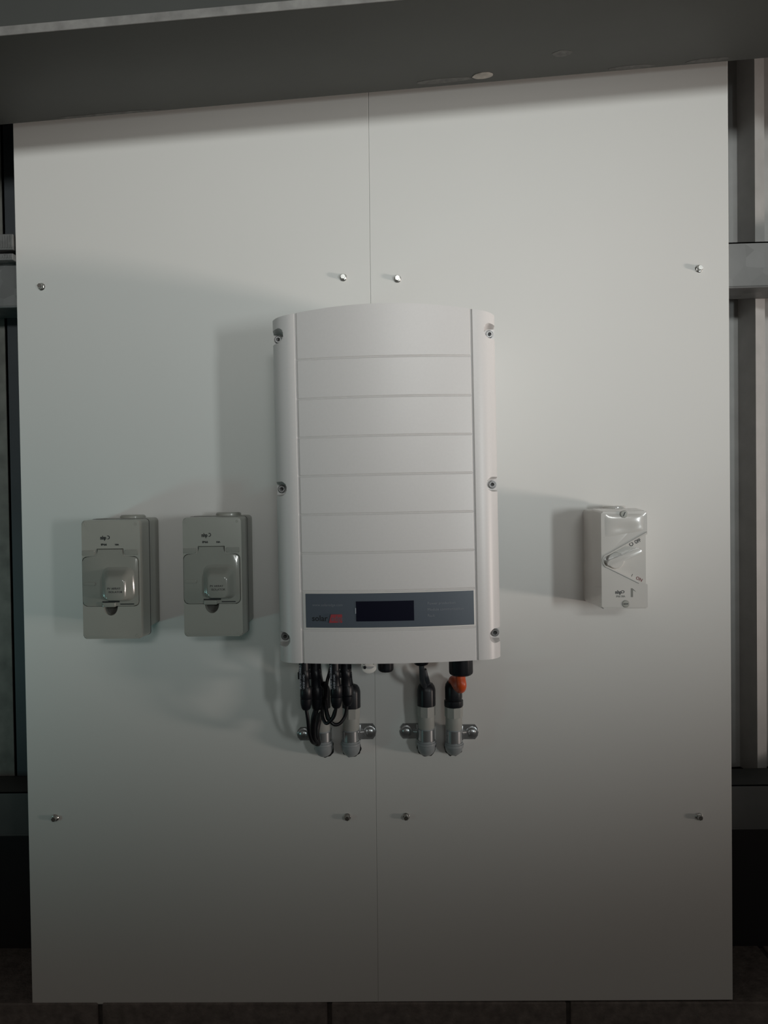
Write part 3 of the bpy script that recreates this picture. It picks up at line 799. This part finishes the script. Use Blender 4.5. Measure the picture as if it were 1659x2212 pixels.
e1 = enclosure('socket_enclosure', (P(180, 1381.5, .1).x - 0.0010, 0, P(180, 1381.5, .1).z), 'left grey enclosure with hinged glossy lid, nearest the board edge')
e2 = enclosure('socket_enclosure', (P(397.5, 1376.5, .1).x - 0.0004, 0, P(397.5, 1376.5, .1).z), 'right of the two grey enclosures with hinged lids, next to the inverter')
e1.rotation_euler.y = 0.002; 

# ------------------------------------------------------------------ rotary isolator (right)
rf = P(1300, 1316, .1)
iso = empty('rotary_isolator', (rf.x, 0, rf.z)); tag(iso, 'light grey rotary isolator switch on the right board', 'isolator switch')
W, H = 0.0712, 0.1525
s = 0.000722
def q(px, py): return ((px - 1300) * s, (1316.5 - py) * s)
bm = NB(); prism(bm, rrect(-0.0035, W + 0.002, -0.001, H + 0.002, 0.005), 0, -0.052, bev=0.001, top=rrect(-0.0015, W + 0.001, 0, H + 0.002, 0.004))
obj('base', bm, 'switch', iso)
bm = NB(); prism(bm, rrect(-0.0012, W + 0.0012, 0.0, H + 0.001, 0.004), -0.0515, -0.0530)
obj('gasket', bm, 'cast', iso, smooth=0)
bm = NB(); lathe(bm, [(0.0185, 0), (0.0185, 0.0045), (0.0165, 0.0062), (0, 0.0062)], (W * 0.55, -0.030, H + 0.001), (0, 0, 1), 32)
obj('entry_plug', bm, 'switch', iso)
bm = NB(); prism(bm, rrect(-0.0022, W + 0.001, 0, H + 0.0035, 0.004), -0.0528, -0.1000, bev=0.0020, seg=3, top=rrect(0, W, 0.0004, H - 0.0005, 0.003))
cov = obj('cover', bm, 'switch', iso)
# V-shaped recess opening to the right
ap = q(1304, 1212); u1 = q(1399, 1153); l1 = q(1401, 1266)
vp = [(W + 0.01, u1[1] + 0.003), (W + 0.01, l1[1] - 0.003)]
l0 = q(1322, 1228); u0 = q(1318, 1194)
arc = []
for i in range(8):
    t = i / 7; a = math.radians(250 - 150 * t)
    arc.append((ap[0] + 0.0115 + 0.0125 * math.cos(a), ap[1] - 0.0002 + 0.0115 * math.sin(a)))
cb = NB(); prism(cb, (vp + arc)[::-1], -0.0915, -0.12); boolean(cov, cb)
# rim along the V
for (pts_) in ([(W - 0.0005, u1[1] + 0.0008), (arc[-1][0] + 0.002, arc[-1][1] + 0.0008), arc[5], arc[3], arc[1], (arc[0][0] + 0.002, arc[0][1] - 0.0006), (W - 0.013, l1[1] + 0.004)],):
    bm = NB(); tube(bm, spline([Vector((x, -0.1000, z)) for x, z in pts_], 6), 0.0015, 10); obj('recess_rim', bm, 'switch', cov)
# knob disc with a lever pointing up and right to OFF
kc = q(1333, 1212)
bm = NB(); lathe(bm, [(0.0132, 0), (0.0132, 0.0035), (0.0120, 0.0050), (0, 0.0050)], (kc[0], -0.0915, kc[1]), (0, -1, 0), 40)
knob = obj('knob', bm, 'switch', iso)
k2 = q(1385, 1189); k1 = q(1311, 1218.5)
d = Vector((k2[0] - k1[0], 0, k2[1] - k1[1])); ln = d.length; an = math.atan2(d.z, d.x)
bm = NB(); pr = rrect(0, ln, -0.0052, 0.0040, 0.0032)
ca, sa = math.cos(an), math.sin(an)
prism(bm, [(k1[0] + x * ca - z * sa, k1[1] + x * sa + z * ca) for x, z in pr], -0.0920, -0.1060, bev=0.0020, seg=3)
obj('lever', bm, 'switch', knob)
# domed upper pad
bm = NB(); x0_, zt_ = q(1306, 1111); x1_, zb_ = q(1392, 1156); n = 20; GG = []
for j in range(n + 1):
    row = []
    for i in range(n + 1):
        u, v = i / n, j / n
        b_ = (1 - (2 * u - 1) ** 4) * (1 - (2 * v - 1) ** 4)
        x = x0_ + (x1_ - x0_) * u; z = zb_ + (zt_ - zb_) * v
        z += (1 - v) * (0.010 * (u - 0.5))
        aa = math.exp(-(((u - .5) / .30) ** 2 + ((v - .30) / .20) ** 2))
        row.append(bm.verts.new((x, -0.0998 - 0.0022 * b_ + 0.0016 * aa, z)))
    GG.append(row)
for j in range(n):
    for i in range(n): bm.faces.new((GG[j][i], GG[j][i + 1], GG[j + 1][i + 1], GG[j + 1][i]))
obj('upper_pad', bm, 'switch', cov, smooth=60)
for (px, py, ra) in ((1348.5, 1112, 1.1), (1351.5, 1305.5, 0.02)):
    r = empty('cover_screw', (q(px, py)[0], -0.1018 if py < 1200 else -0.1000, q(px, py)[1])); r.parent = iso
    bm = NB(); lathe(bm, [(0.0058, -0.001), (0.0058, 0.0003), (0.0050, 0.0009), (0, 0.0011)], (0, 0, 0), (0, -1, 0), 28); obj('screw_head', bm, 'grey', r)
    bm = NB(); box(bm, -0.0036, 0.0036, -0.0014, -0.0006, -0.0006, 0.0006)
    o = obj('screw_slot', bm, 'blackink', r, smooth=0); o.rotation_euler.y = -ra
an2 = math.radians(27)
c_ = q(1368, 1182)
text('off_lettering', 'O', 0.0085, c_[0] - 0.002, c_[1] - 0.001, -0.0916, 'darkink', iso, rot=an2, bold=0.0002)
text('off_lettering', 'OFF', 0.0078, c_[0] + 0.0065, c_[1] + 0.0035, -0.0916, 'darkink', iso, rot=an2, sx=0.72, bold=0.0003)
c_ = q(1368, 1246)
text('on_lettering', 'I', 0.0065, c_[0] - 0.001, c_[1] - 0.001, -0.0916, 'darkink', iso, rot=-an2)
text('on_lettering', 'ON', 0.0068, c_[0] + 0.006, c_[1] - 0.005, -0.0916, 'redtext', iso, rot=-an2, bold=0.0002)
text('printed_mark', 'nhp', 0.0078, q(1329, 0)[0], q(0, 1283.5)[1], -0.1001, 'darkink', iso, sx=0.85, bold=0.00025)
bm = NB(); cx_, cz_ = q(1345, 1279.5)
tor = [Vector((cx_ + 0.0024 * math.cos(2 * PI * i / 24), -0.1000, cz_ + 0.0018 * math.sin(2 * PI * i / 24))) for i in range(25)]
tube(bm, tor, 0.0005, 6, cap=False); obj('printed_loop', bm, 'darkink', iso)
text('printed_mark', 'IP66 20A', 0.0040, q(1331, 0)[0], q(0, 1291)[1], -0.1001, 'printgrey', iso, sx=0.95, bold=0.0001)
bm = NB(); a = q(1363, 1291)
prism(bm, [(a[0], a[1]), (a[0] + 0.0030, a[1]), (a[0] + 0.0030, a[1] + 0.0108), (a[0] + 0.0078, a[1] + 0.0084), (a[0] + 0.0022, a[1] + 0.0138), (a[0], a[1] + 0.0138)], -0.0999, -0.1003)
obj('printed_arrow', bm, 'printgrey', iso, smooth=0)
